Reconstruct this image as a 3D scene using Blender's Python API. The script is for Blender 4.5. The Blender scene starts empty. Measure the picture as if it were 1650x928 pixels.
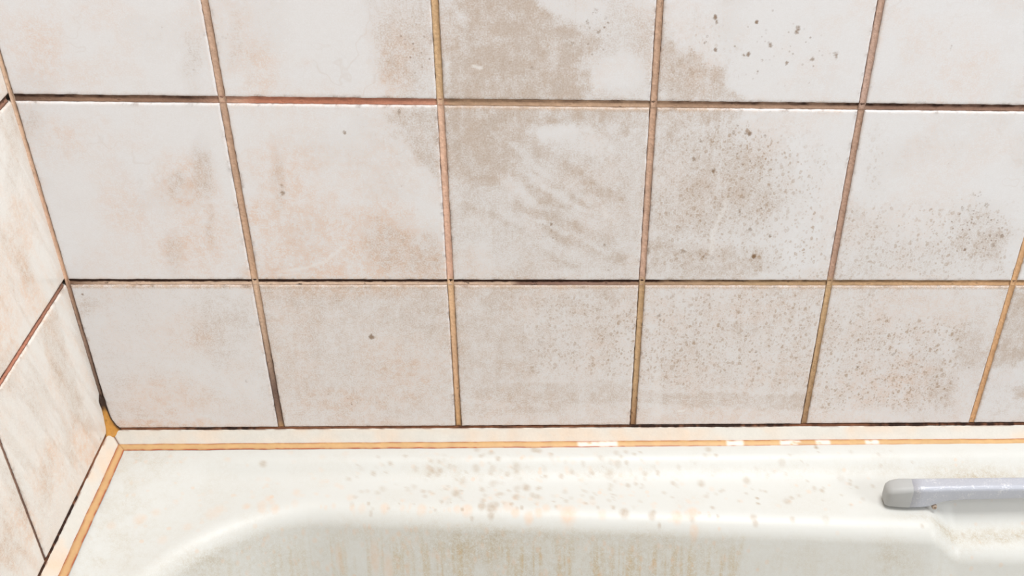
import bpy, math, random
import numpy as np
from mathutils import Vector

# ------------------------------------------------------------------ camera, world, lights
S = bpy.context.scene
COL = S.collection
RIM = 0.55                       # height of the bath rim above the floor
Z0 = RIM + 0.162                 # height of the second tile joint above the bath
P = 0.153                        # tile pitch (148 mm tile + 5 mm joint)
XL = -0.1457                     # tile face of the left wall
SEAM = -0.1492                   # foot of the lowest tile row, from Z0

cam = bpy.data.cameras.new('camera')
cam.sensor_width = 36.0
cam.lens = 36.0 * 1771.0 / 1650.0
cam.shift_x = -142.58 / 1650.0
cam.shift_y = 92.15 / 1650.0
cam.clip_start = 0.01
camo = bpy.data.objects.new('camera', cam)
camo.location = (0.2211, -0.7408, Z0 + 0.4779)
camo.rotation_euler = (0.9422, -0.0326, -0.0484)
COL.objects.link(camo)
S.camera = camo

S.view_settings.view_transform = 'Standard'
S.view_settings.look = 'None'
S.view_settings.gamma = 1.0
S.view_settings.use_curve_mapping = False
S.view_settings.exposure = -0.03

W = bpy.data.worlds.new('world')
S.world = W
W.use_nodes = True
bg = W.node_tree.nodes['Background']
bg.inputs['Color'].default_value = (1.0, 0.995, 0.985, 1)
bg.inputs['Strength'].default_value = 0.45

def area(name, loc, target, size, power, color):
    l = bpy.data.lights.new(name, 'AREA')
    l.shape = 'RECTANGLE'; l.size, l.size_y = size
    l.energy = power; l.color = color
    o = bpy.data.objects.new(name, l)
    o.location = loc
    o.rotation_euler = (Vector(target) - Vector(loc)).to_track_quat('-Z', 'Y').to_euler()
    COL.objects.link(o)
    return o
area('ceiling_lamp', (0.60, -0.32, 2.45), (0.60, -0.32, 0.0), (0.7, 0.7), 30.0, (1.0, 0.99, 0.975))
area('window_light', (2.4, -1.5, 1.75), (0.1, -0.1, 0.85), (0.9, 1.2), 29.0, (0.97, 0.98, 1.0))

rng = np.random.default_rng(7)
random.seed(7)

# ------------------------------------------------------------------ stains, in millimetres on each surface
# F grime film, C wiped clean, P peach tint, D droplet marks, M mould specks, S spot, W white scratch, Q peach drop
BACK_STAINS = [('F', 'p', [(171.1, 243.8), (169.7, 210.0), (162.3, 178.8), (164.1, 150.9), (255.2, 152.0), (261.3, 175.5), (256.5, 189.1), (264.9, 201.7), (236.8, 213.2), (220.6, 226.2), (211.6, 244.5)], 0.95, 11.0),
 ('F', 'p', [(158.8, 243.5), (172.4, 243.8), (168.6, 151.0), (154.0, 150.8)], 0.45, 5.0),
 ('F', 'e', [268.9, 209.3], [0.03323, 0.00117, 0.00045, -0.02967], 0.35, 0.9),
 ('F', 'e', [295.7, 191.9], [0.09155, 0.00505, 0.00043, -0.03092], 0.45, 0.8),
 ('F', 'e', [281.7, 161.8], [0.04481, 0.00195, 0.00139, -0.11715], 0.35, 0.8),
 ('C', 'e', [281.9, 178.1], [0.05155, 0.00227, 0.00082, -0.0632], 0.85, 0.5),
 ('C', 'e', [249.3, 225.0], [0.03696, -0.01251, -0.02556, -0.0733], 0.8, 0.5),
 ('M', 'e', [260.4, 207.0], [0.05817, 0.00165, 0.00055, -0.03718], 0.35, 0.8),
 ('F', 'p', [(110.7, 217.7), (132.5, 230.7), (155.5, 235.2), (151.0, 153.2), (122.6, 155.2), (114.4, 187.2)], 0.42, 27.5),
 ('M', 'e', [137.9, 187.5], [0.05838, -0.00383, 0.00037, -0.02715], 0.38, 0.9),
 ('P', 'e', [124.4, 178.3], [0.07747, -0.00585, 0.0004, -0.03074], 0.5, 0.9),
 ('P', 'e', [30.3, 177.0], [0.07851, -0.01152, 0.00048, -0.03622], 0.35, 0.9),
 ('P', 'e', [-117.7, 188.4], [0.04049, -0.01058, 0.00039, -0.02782], 0.5, 0.9),
 ('P', 'e', [-66.8, 212.8], [0.04097, -0.00928, 0.00122, -0.0781], 0.3, 0.9),
 ('M', 'e', [-16.3, 180.9], [0.14877, -0.02717, 0.00049, -0.03659], 0.22, 0.9),
 ('F', 'e', [-15.9, 178.7], [0.132, -0.02403, 0.00048, -0.03646], 0.18, 0.9),
 ('P', 'e', [18.2, 194.7], [0.09572, -0.01512, 0.00046, -0.03184], 0.4, 0.9),
 ('F', 'e', [14.8, 199.0], [0.20028, -0.03229, 0.00066, -0.0452], 0.18, 0.9),
 ('P', 'e', [-97.2, 170.9], [0.03411, -0.00827, 0.00094, -0.07331], 0.3, 0.9),
 ('F', 'p', [(305.6, 220.7), (310.2, 203.3), (333.0, 190.2), (351.9, 176.6), (370.0, 154.2), (309.9, 153.5)], 0.62, 11.0),
 ('D', 'e', [337.4, 190.2], [0.03241, 0.00282, 0.00042, -0.03073], 0.4, 0.9),
 ('M', 'e', [389.8, 195.5], [0.02052, 0.00262, 0.00038, -0.02689], 0.28, 0.9),
 ('P', 'e', [334.2, 176.4], [0.04495, 0.00376, 0.00068, -0.05324], 0.4, 0.9),
 ('P', 'e', [518.7, 197.3], [0.02773, 0.0063, 0.0005, -0.0358], 0.18, 0.9),
 ('P', 'e', [-37.5, 84.9], [0.03694, -0.00684, 0.00022, -0.0317], 0.65, 0.9),
 ('F', 'e', [-22.6, 97.7], [0.10123, -0.01001, 0.00413, -0.03938], 0.42, 0.8),
 ('F', 'e', [-44.2, 84.8], [0.15333, -0.06499, -0.02142, -0.06746], 0.3, 0.8),
 ('P', 'e', [-38.0, 31.5], [0.02664, -0.00476, 0.0001, -0.02936], 0.65, 0.9),
 ('P', 'e', [-122.8, 119.2], [0.04607, -0.0116, 0.00038, -0.04044], 0.3, 0.9),
 ('F', 'e', [-134.8, 131.1], [0.12949, -0.03403, 0.0007, -0.06919], 0.2, 0.9),
 ('F', 'e', [-57.8, 25.8], [0.11849, -0.0227, 0.00014, -0.0441], 0.25, 0.9),
 ('F', 'e', [-24.9, 53.4], [0.27073, -0.04668, 0.00018, -0.03645], 0.22, 0.9),
 ('P', 'e', [-82.4, 63.8], [0.03145, -0.02228, -0.02694, -0.03467], 0.3, 0.9),
 ('M', 'e', [-130.8, 138.2], [0.07805, -0.02039, 0.00075, -0.06992], 0.2, 0.9),
 ('F', 'p', [(115.6, 149.4), (153.9, 149.9), (152.5, 86.2), (141.2, 99.0), (128.7, 116.6), (122.9, 128.8)], 0.6, 10.0),
 ('F', 'e', [113.3, 32.0], [0.02427, 0.02783, 0.02413, -0.01619], 0.32, 0.9),
 ('F', 'e', [136.6, 20.8], [0.08277, -0.00489, 9e-05, -0.03442], 0.35, 0.9),
 ('F', 'e', [31.2, 90.5], [0.18392, -0.02521, 0.00028, -0.03829], 0.3, 0.8),
 ('P', 'p', [(5.3, 69.5), (40.9, 95.7), (79.1, 70.0), (116.2, 70.2), (149.3, 32.1), (150.1, -0.0), (0.4, -0.2)], 0.75, 25.0),
 ('P', 'e', [72.9, 9.2], [0.01212, -0.00123, 0.00014, -0.07161], 0.9, 0.8),
 ('P', 'e', [33.3, 105.8], [0.03182, -0.00436, 0.00033, -0.03915], 0.55, 0.9),
 ('P', 'e', [99.9, 96.2], [0.02189, -0.00194, 0.00025, -0.03188], 0.35, 0.9),
 ('C', 'e', [125.5, 70.3], [0.05361, -0.00369, 0.00028, -0.04632], 0.6, 0.9),
 ('M', 'e', [115.0, 54.1], [0.03536, -0.00267, 0.00018, -0.03611], 0.15, 0.9),
 ('F', 'p', [(155.7, 149.9), (303.7, 151.6), (302.9, 135.5), (264.7, 135.2), (237.5, 138.3), (217.2, 131.2), (209.4, 117.3), (205.5, 99.5), (186.8, 86.5), (163.9, 94.1), (153.3, 101.7)], 0.92, 13.0),
 ('F', 'p', [(153.5, 106.8), (210.4, 122.3), (303.2, 138.0), (306.7, 0.2), (155.0, -0.0)], 0.36, 7.0),
 ('C', 'e', [246.8, 125.1], [0.02588, -0.00727, -0.04103, -0.11991], 0.7, 0.6),
 ('C', 'e', [205.4, 86.6], [0.03885, -0.02463, -0.10139, -0.12884], 0.5, 0.7),
 ('C', 'e', [287.1, 142.7], [0.07362, 0.00344, 0.00156, -0.14655], 0.5, 0.8),
 ('F', 'l', [(214.9, 126.3), (240.1, 106.5), (266.1, 87.0), (285.4, 76.6)], 7.0, 0.55),
 ('F', 'l', [(191.9, 106.1), (214.7, 86.7), (245.3, 68.3)], 6.0, 0.5),
 ('F', 'l', [(207.5, 70.8), (233.6, 59.0), (262.6, 44.9), (279.8, 37.1)], 6.0, 0.55),
 ('F', 'l', [(228.8, 51.9), (253.0, 39.2), (272.7, 31.4), (287.8, 21.2)], 8.0, 0.65),
 ('F', 'l', [(165.3, 70.5), (190.8, 58.8), (214.4, 40.8)], 5.0, 0.4),
 ('F', 'l', [(219.2, 32.4), (243.6, 18.2), (253.6, 9.5)], 4.5, 0.4),
 ('F', 'l', [(238.0, 92.0), (266.9, 63.0), (291.3, 52.2)], 4.5, 0.4),
 ('C', 'l', [(219.4, 94.5), (252.5, 68.3), (286.4, 53.8)], 4.5, 0.5),
 ('C', 'l', [(214.5, 62.7), (243.2, 48.1), (277.7, 28.0)], 3.5, 0.55),
 ('C', 'l', [(205.8, 119.8), (228.7, 97.2), (261.7, 77.5)], 4.0, 0.5),
 ('C', 'e', [180.2, 20.9], [0.03737, -0.0011, 0.00014, -0.04931], 0.6, 0.9),
 ('C', 'e', [263.5, 9.5], [0.03361, 0.0009, 0.00028, -0.1421], 0.5, 0.9),
 ('M', 'e', [238.4, 49.2], [0.01855, -0.00732, -0.01716, -0.03246], 0.22, 0.9),
 ('D', 'e', [275.0, 102.7], [0.03579, 0.00132, 0.00019, -0.02363], 0.3, 0.9),
 ('P', 'e', [170.3, 15.1], [0.05127, -0.00185, 0.00014, -0.05723], 0.4, 0.9),
 ('F', 'p', [(310.0, 151.6), (363.4, 152.2), (368.6, 146.0), (346.3, 140.9), (311.4, 130.7)], 0.55, 8.0),
 ('F', 'p', [(308.2, 138.1), (350.6, 143.4), (390.2, 118.9), (415.2, 72.0), (404.1, 44.4), (309.0, 38.3)], 0.42, 37.5),
 ('F', 'p', [(308.2, 43.9), (360.7, 35.7), (405.5, 33.0), (417.7, 15.7), (388.9, 3.9), (309.6, 2.6)], 0.55, 9.0),
 ('D', 'p', [(327.9, 143.1), (411.8, 131.7), (438.6, 109.2), (459.9, 4.0), (313.2, 9.6), (311.6, 113.2)], 0.65, 35.0),
 ('D', 'e', [377.0, 111.2], [0.03549, 0.00393, 0.00027, -0.03188], 0.75, 0.8),
 ('M', 'e', [379.6, 87.8], [0.02616, 0.0029, 0.00012, -0.01649], 0.3, 0.9),
 ('M', 'e', [328.6, 71.5], [0.05216, 0.00384, 0.00014, -0.0225], 0.22, 0.9),
 ('F', 'e', [381.4, 93.1], [0.04671, 0.00525, 0.00028, -0.0374], 0.3, 0.9),
 ('C', 'e', [422.4, 18.7], [0.04969, 0.00668, 0.00017, -0.06795], 0.6, 0.9),
 ('D', 'p', [(462.8, 77.7), (517.5, 72.6), (596.3, 73.1), (609.2, 4.2), (462.7, 2.8)], 0.55, 15.0),
 ('F', 'p', [(458.9, 72.3), (513.2, 44.8), (595.0, 39.4), (609.5, 3.0), (462.7, 2.8)], 0.2, 20.0),
 ('M', 'e', [568.8, 53.5], [0.03988, 0.00954, 0.00015, -0.03167], 0.75, 0.8),
 ('F', 'e', [572.7, 47.9], [0.04137, 0.00997, 0.00015, -0.03327], 0.35, 0.9),
 ('D', 'e', [476.5, 109.5], [0.10499, 0.01914, 0.00026, -0.03155], 0.35, 0.9),
 ('F', 'e', [583.0, 36.5], [0.0985, 0.02426, 0.00025, -0.06883], 0.3, 0.8),
 ('P', 'e', [506.7, 169.2], [0.02419, 0.00516, 0.00085, -0.06946], 0.15, 0.9),
 ('F', 'e', [-34.3, -44.4], [0.03775, -0.01736, -0.01134, -0.02302], 0.3, 0.9),
 ('P', 'e', [-89.9, -114.9], [0.02159, -0.0042, -0.00023, -0.03662], 0.5, 0.9),
 ('P', 'e', [-95.8, -145.0], [0.01732, -0.00337, -0.00131, -0.15883], 1.0, 0.8),
 ('F', 'e', [-134.0, -20.2], [0.10432, -0.02462, 0.0, -0.08387], 0.3, 0.9),
 ('P', 'e', [-62.6, -50.6], [0.02526, -0.00468, -8e-05, -0.03975], 0.3, 0.9),
 ('F', 'p', [(-145.0, -2.7), (13.6, -2.5), (-1.8, -150.0), (-140.9, -148.8)], 0.14, 4.0),
 ('P', 'p', [(3.9, -2.5), (610.7, -1.8), (615.9, -155.2), (-0.7, -150.0)], 0.22, 5.0),
 ('F', 'p', [(2.0, -2.5), (152.4, -2.4), (150.7, -151.3), (-0.7, -150.0)], 0.26, 4.0),
 ('F', 'p', [(3.9, -2.5), (152.4, -2.4), (152.1, -63.6), (108.0, -38.5), (39.7, -26.2)], 0.2, 20.0),
 ('P', 'e', [71.1, -8.3], [0.01359, -0.00138, 0.0001, -0.12037], 0.7, 0.8),
 ('P', 'e', [109.4, -89.4], [0.02408, -0.00174, -0.00011, -0.02471], 0.5, 0.9),
 ('M', 'e', [59.9, -119.2], [0.02113, -0.00214, -0.00068, -0.10428], 0.3, 0.9),
 ('F', 'e', [139.8, -8.3], [0.06759, -0.00377, 3e-05, -0.0415], 0.2, 0.9),
 ('P', 'e', [59.5, -122.7], [0.0158, -0.0016, -0.00049, -0.0725], 0.4, 0.9),
 ('F', 'p', [(153.9, -2.4), (303.9, -2.2), (307.5, -152.6), (152.4, -151.3)], 0.24, 4.0),
 ('F', 'p', [(154.8, -3.5), (209.2, -3.5), (203.7, -38.6), (239.6, -63.9), (208.2, -103.2), (151.3, -102.9)], 0.3, 15.0),
 ('F', 'p', [(154.4, -104.3), (303.7, -98.3), (305.0, -124.3), (240.2, -125.3), (153.9, -116.4)], 0.35, 5.0),
 ('F', 'p', [(154.5, -126.7), (240.2, -125.3), (240.3, -133.6), (154.0, -137.2)], 0.25, 4.0),
 ('D', 'p', [(209.1, -8.2), (303.5, -14.2), (305.7, -97.0), (213.6, -89.9)], 0.6, 15.0),
 ('D', 'e', [296.1, -51.3], [0.08782, 0.00411, -5e-05, -0.02566], 0.9, 0.7),
 ('C', 'e', [296.1, -51.3], [0.10734, 0.00502, -4e-05, -0.0219], 0.45, 0.8),
 ('M', 'e', [218.9, -51.1], [0.02783, -9e-05, -5e-05, -0.02579], 0.2, 0.9),
 ('F', 'e', [284.2, -11.2], [0.04962, 0.00199, 8e-05, -0.11822], 0.3, 0.8),
 ('F', 'e', [189.1, -14.2], [0.05014, -0.00115, 3e-05, -0.06606], 0.3, 0.8),
 ('F', 'p', [(305.9, -2.2), (456.8, -2.0), (462.4, -153.9), (307.5, -152.6)], 0.2, 4.0),
 ('F', 'p', [(307.5, -110.5), (459.7, -116.3), (458.6, -135.2), (307.2, -125.7)], 0.42, 3.5),
 ('D', 'p', [(307.2, -8.1), (456.7, -8.0), (461.2, -108.0), (307.3, -107.1)], 0.7, 10.0),
 ('C', 'e', [316.8, -51.3], [0.13766, 0.00828, -4e-05, -0.02187], 0.4, 0.8),
 ('F', 'e', [391.7, -45.1], [0.05955, 0.0022, -0.01204, -0.11318], 0.5, 0.8),
 ('M', 'e', [392.1, -48.3], [0.05943, 0.0022, -0.01688, -0.15806], 0.8, 0.8),
 ('P', 'e', [377.1, -138.9], [0.01388, 0.0013, -0.00071, -0.09325], 0.4, 0.9),
 ('F', 'p', [(461.1, -3.2), (610.0, -3.0), (614.2, -147.9), (461.4, -146.7)], 0.16, 4.0),
 ('D', 'p', [(462.2, -26.4), (583.0, -39.0), (588.1, -133.3), (464.9, -132.4)], 0.85, 15.0),
 ('F', 'e', [591.8, -64.9], [0.05114, 0.02335, 0.01033, -0.02963], 0.45, 0.8),
 ('F', 'e', [577.8, -112.1], [0.07186, 0.01583, -0.00024, -0.04047], 0.4, 0.8),
 ('D', 'e', [493.8, -14.1], [0.03211, 0.00574, 3e-05, -0.06475], 0.4, 0.9),
 ('P', 'e', [526.6, -104.9], [0.02013, 0.00381, -0.00015, -0.02848], 0.45, 0.9),
 ('C', 'e', [516.1, -138.5], [0.02946, 0.00325, -0.02067, -0.17692], 0.5, 0.8),
 ('F', 'p', [(608.4, -3.0), (658.2, -3.0), (665.2, -65.1), (643.3, -85.0), (612.9, -84.9)], 0.75, 9.0),
 ('F', 'e', [650.9, -113.9], [0.09885, 0.02624, -0.0006, -0.10145], 0.8, 0.6),
 ('C', 'e', [639.5, -91.8], [0.03948, 0.02882, 0.06376, -0.07358], 0.5, 0.8),
 ('F', 'p', [(611.0, -3.0), (700.3, -2.9), (725.8, -156.2), (615.9, -155.2)], 0.22, 4.0)]
BACK_MARKS = [('S', 's', [(85.8, -52.7, 3.5, 0.75), (394.0, 25.5, 2.5, 1.0), (388.2, 49.9, 2.5, 0.6), (404.7, 43.8, 2.0, 0.6), (354.6, 100.7, 2.25, 0.8), (338.8, 109.9, 3.0, 0.55), (353.9, 82.9, 2.0, 0.5), (344.9, 217.9, 2.25, 0.8), (346.1, 214.4, 2.0, 0.6), (373.8, 214.8, 2.0, 0.8), (385.4, 198.6, 2.5, 0.7), (370.8, 191.6, 2.25, 0.7), (367.7, 191.1, 1.75, 0.6), (403.1, 210.9, 3.0, 0.65), (403.0, 208.2, 2.5, 0.6), (399.0, 185.6, 2.0, 0.7), (416.4, 188.6, 2.5, 0.6), (432.8, 192.4, 3.0, 0.55), (433.5, 190.6, 2.0, 0.5), (347.1, 194.4, 2.25, 0.65), (339.2, 200.1, 2.0, 0.55), (340.9, 204.6, 1.5, 0.5), (381.0, 187.6, 1.5, 0.5), (365.5, 175.4, 1.5, 0.35), (377.7, 177.9, 2.0, 0.35), (416.9, 170.0, 2.5, 0.3), (417.5, 181.2, 2.5, 0.3), (319.6, 163.6, 2.0, 0.35), (317.2, 165.0, 2.0, 0.3), (32.3, 85.4, 2.5, 0.5), (32.0, 79.7, 3.0, 0.55), (82.9, 129.4, 2.0, 0.7), (124.2, 146.2, 2.5, 0.6), (123.0, 142.4, 2.0, 0.4), (100.9, 59.4, 2.5, 0.35), (118.1, 38.7, 2.5, 0.35), (121.1, 86.5, 2.0, 0.3), (104.9, 33.7, 2.0, 0.35), (80.8, 30.8, 1.5, 0.35), (232.6, 54.1, 2.5, 0.6), (232.7, 48.6, 2.0, 0.45), (274.5, 35.4, 2.5, 0.5), (288.3, 22.3, 2.0, 0.5), (376.1, 131.8, 2.5, 0.55), (366.5, 131.7, 2.5, 0.55), (378.6, 130.9, 2.25, 0.8), (368.6, 137.2, 2.0, 0.5), (390.3, 129.5, 2.0, 0.45), (343.1, 124.5, 2.5, 0.45), (354.4, 87.7, 1.75, 0.4), (380.6, 43.1, 1.5, 0.3), (351.8, 58.0, 2.0, 0.3), (378.5, 85.2, 2.0, 0.45), (380.3, 77.7, 2.0, 0.5), (364.2, 70.1, 1.75, 0.6), (378.6, 66.4, 2.5, 0.5), (378.5, 63.1, 2.5, 0.45), (335.1, 29.9, 2.5, 0.55), (338.0, 29.9, 2.5, 0.5), (354.2, 25.4, 2.25, 0.5), (360.8, 23.7, 2.5, 0.5), (356.3, 13.2, 2.0, 0.4), (305.9, 167.2, 2.0, 0.9), (256.4, 213.5, 3.0, 0.4), (257.4, 208.2, 2.5, 0.4), (262.5, 220.9, 3.0, 0.4), (269.1, 216.3, 2.5, 0.4), (264.3, 206.1, 2.0, 0.5), (246.4, 197.9, 2.0, 0.5), (218.8, 179.5, 2.0, 0.5), (590.7, 44.6, 2.5, 0.6), (563.7, 32.4, 2.0, 0.7), (571.0, 25.5, 1.5, 0.6), (568.1, 26.6, 1.5, 0.3), (571.6, 72.9, 3.0, 0.5), (558.3, 81.0, 3.0, 0.35), (564.3, 82.7, 3.0, 0.35), (553.7, 69.0, 2.5, 0.4), (560.6, 67.4, 2.5, 0.4), (585.6, 36.5, 3.5, 0.5), (486.7, 58.7, 3.0, 0.3), (485.7, 58.7, 2.0, 0.3), (519.5, 40.9, 2.5, 0.35), (-135.1, -10.8, 1.5, 0.8), (-71.6, -26.2, 1.5, 0.3), (-96.1, -36.4, 1.5, 0.3), (-21.3, -98.0, 2.5, 0.35), (406.5, -68.9, 2.0, 0.6), (525.7, -71.9, 2.5, 0.5), (527.9, -69.3, 2.0, 0.4), (496.9, -85.8, 2.0, 0.6), (523.0, -94.6, 1.5, 0.4), (321.8, -31.9, 3.0, 0.45), (323.1, -35.6, 2.5, 0.4), (296.7, -31.3, 3.0, 0.4), (298.0, -46.2, 3.0, 0.4), (310.2, -43.7, 2.5, 0.35), (312.0, -57.7, 2.5, 0.3), (330.7, -12.9, 3.0, 0.35), (621.9, -24.6, 2.0, 0.4), (428.2, -24.5, 3.0, 0.3), (430.2, -32.0, 3.0, 0.3), (440.0, -46.5, 2.5, 0.3), (224.1, -58.1, 2.0, 0.45), (230.7, -57.5, 1.5, 0.35), (278.3, 12.5, 1.5, 0.5), (352.4, -119.8, 3.5, 0.35), (225.6, -31.8, 3.0, 0.25), (229.1, -37.4, 2.5, 0.25), (594.6, -86.2, 1.5, 0.5), (121.5, -62.9, 2.0, 0.3), (50.8, -87.2, 2.0, 0.3), (459.4, 125.6, 2.5, 0.3), (478.0, 103.8, 3.0, 0.3), (487.4, 107.0, 3.0, 0.2), (534.2, 107.9, 2.0, 0.3), (534.5, 123.3, 1.5, 0.4), (433.8, 121.9, 1.5, 0.5), (436.7, 117.8, 1.5, 0.3), (504.4, 209.3, 2.5, 0.25), (514.8, 198.6, 3.0, 0.3), (498.1, 188.3, 2.5, 0.2), (548.2, 176.3, 1.5, 0.3), (-64.8, 203.4, 2.0, 0.2), (-31.0, 204.4, 2.0, 0.3), (-68.4, 194.7, 2.0, 0.2), (-15.7, 188.9, 2.5, 0.3), (-15.6, 175.5, 2.5, 0.25), (9.2, 198.0, 3.0, 0.25)]),
 ('W', 'l', [(177.1, 180.8), (179.7, 180.4), (183.1, 179.1)], 1.5, 0.9),
 ('W', 'l', [(20.2, 10.2), (44.7, 14.8), (59.8, 21.7), (73.0, 33.0)], 2.0, 0.45),
 ('W', 'l', [(17.4, 7.3), (34.3, 8.5)], 1.5, 0.4),
 ('W', 'l', [(366.7, 74.4), (363.2, 60.8), (359.7, 47.0), (359.3, 30.0)], 3.5, 0.5),
 ('W', 'l', [(271.5, 68.5), (274.1, 60.3)], 2.5, 0.4),
 ('W', 'l', [(130.4, -1.8), (149.0, -1.2)], 2.5, 0.8),
 ('W', 'l', [(324.5, -90.4), (326.5, -138.5)], 6.0, 0.25),
 ('W', 'l', [(345.3, -133.7), (349.2, -133.7)], 2.0, 0.7)]
LEFT_STAINS = [('F', 'p', [(-56.4, 1.2), (-24.9, -9.2), (-34.2, -55.9), (-30.3, -90.2), (-26.1, -126.5), (-51.3, -98.7), (-59.1, -42.9)], 0.42, 8.0),
 ('P', 'e', [-45.5, 68.7], [0.0251, -0.03743, -0.01456, -0.0207], 0.6, 0.9),
 ('P', 'e', [29.1, 185.8], [0.04296, -0.03158, -0.0104, -0.02792], 0.5, 0.9),
 ('P', 'e', [-44.8, -130.6], [0.0409, 0.00232, -0.01968, -0.03048], 0.7, 0.9),
 ('P', 'e', [-107.7, -100.0], [0.01923, -0.032, -0.02644, -0.02468], 0.6, 0.9),
 ('P', 'e', [-170.6, -101.6], [0.02049, -0.01507, -0.02754, -0.02681], 0.6, 0.9),
 ('F', 'e', [-25.1, 112.0], [0.07233, -0.05317, -0.01754, -0.03458], 0.25, 0.9),
 ('F', 'e', [-117.4, 1.7], [0.01779, -0.06135, -0.03343, -0.03077], 0.2, 0.9),
 ('F', 'e', [-117.1, -103.9], [0.05237, -0.05762, -0.03109, -0.03063], 0.3, 0.9),
 ('F', 'e', [-90.6, -41.8], [0.05574, -0.01534, -0.024, -0.03533], 0.22, 0.9),
 ('P', 'e', [-51.4, 19.8], [0.05752, 0.00335, -0.01206, -0.02675], 0.5, 0.9),
 ('F', 'e', [-4.5, 140.1], [0.07232, -0.05316, -0.01614, -0.03559], 0.25, 0.9),
 ('F', 'e', [-50.5, 45.9], [0.07863, -0.00721, -0.01526, -0.03274], 0.25, 0.9),
 ('F', 'e', [-155.0, -80.3], [0.06762, -0.00998, -0.02148, -0.0288], 0.3, 0.9),
 ('F', 'e', [-188.1, -102.0], [0.0287, -0.02109, -0.04285, -0.04036], 0.3, 0.9),
 ('P', 'e', [-98.5, 30.5], [0.0352, -0.02587, -0.01667, -0.0239], 0.5, 0.9),
 ('F', 'e', [-66.0, -99.0], [0.09138, -0.02353, -0.01974, -0.02677], 0.2, 0.9),
 ('S', 's', [(-19.5, -143.8, 2.5, 0.5), (-144.2, -57.7, 1.5, 0.3)])]
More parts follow.
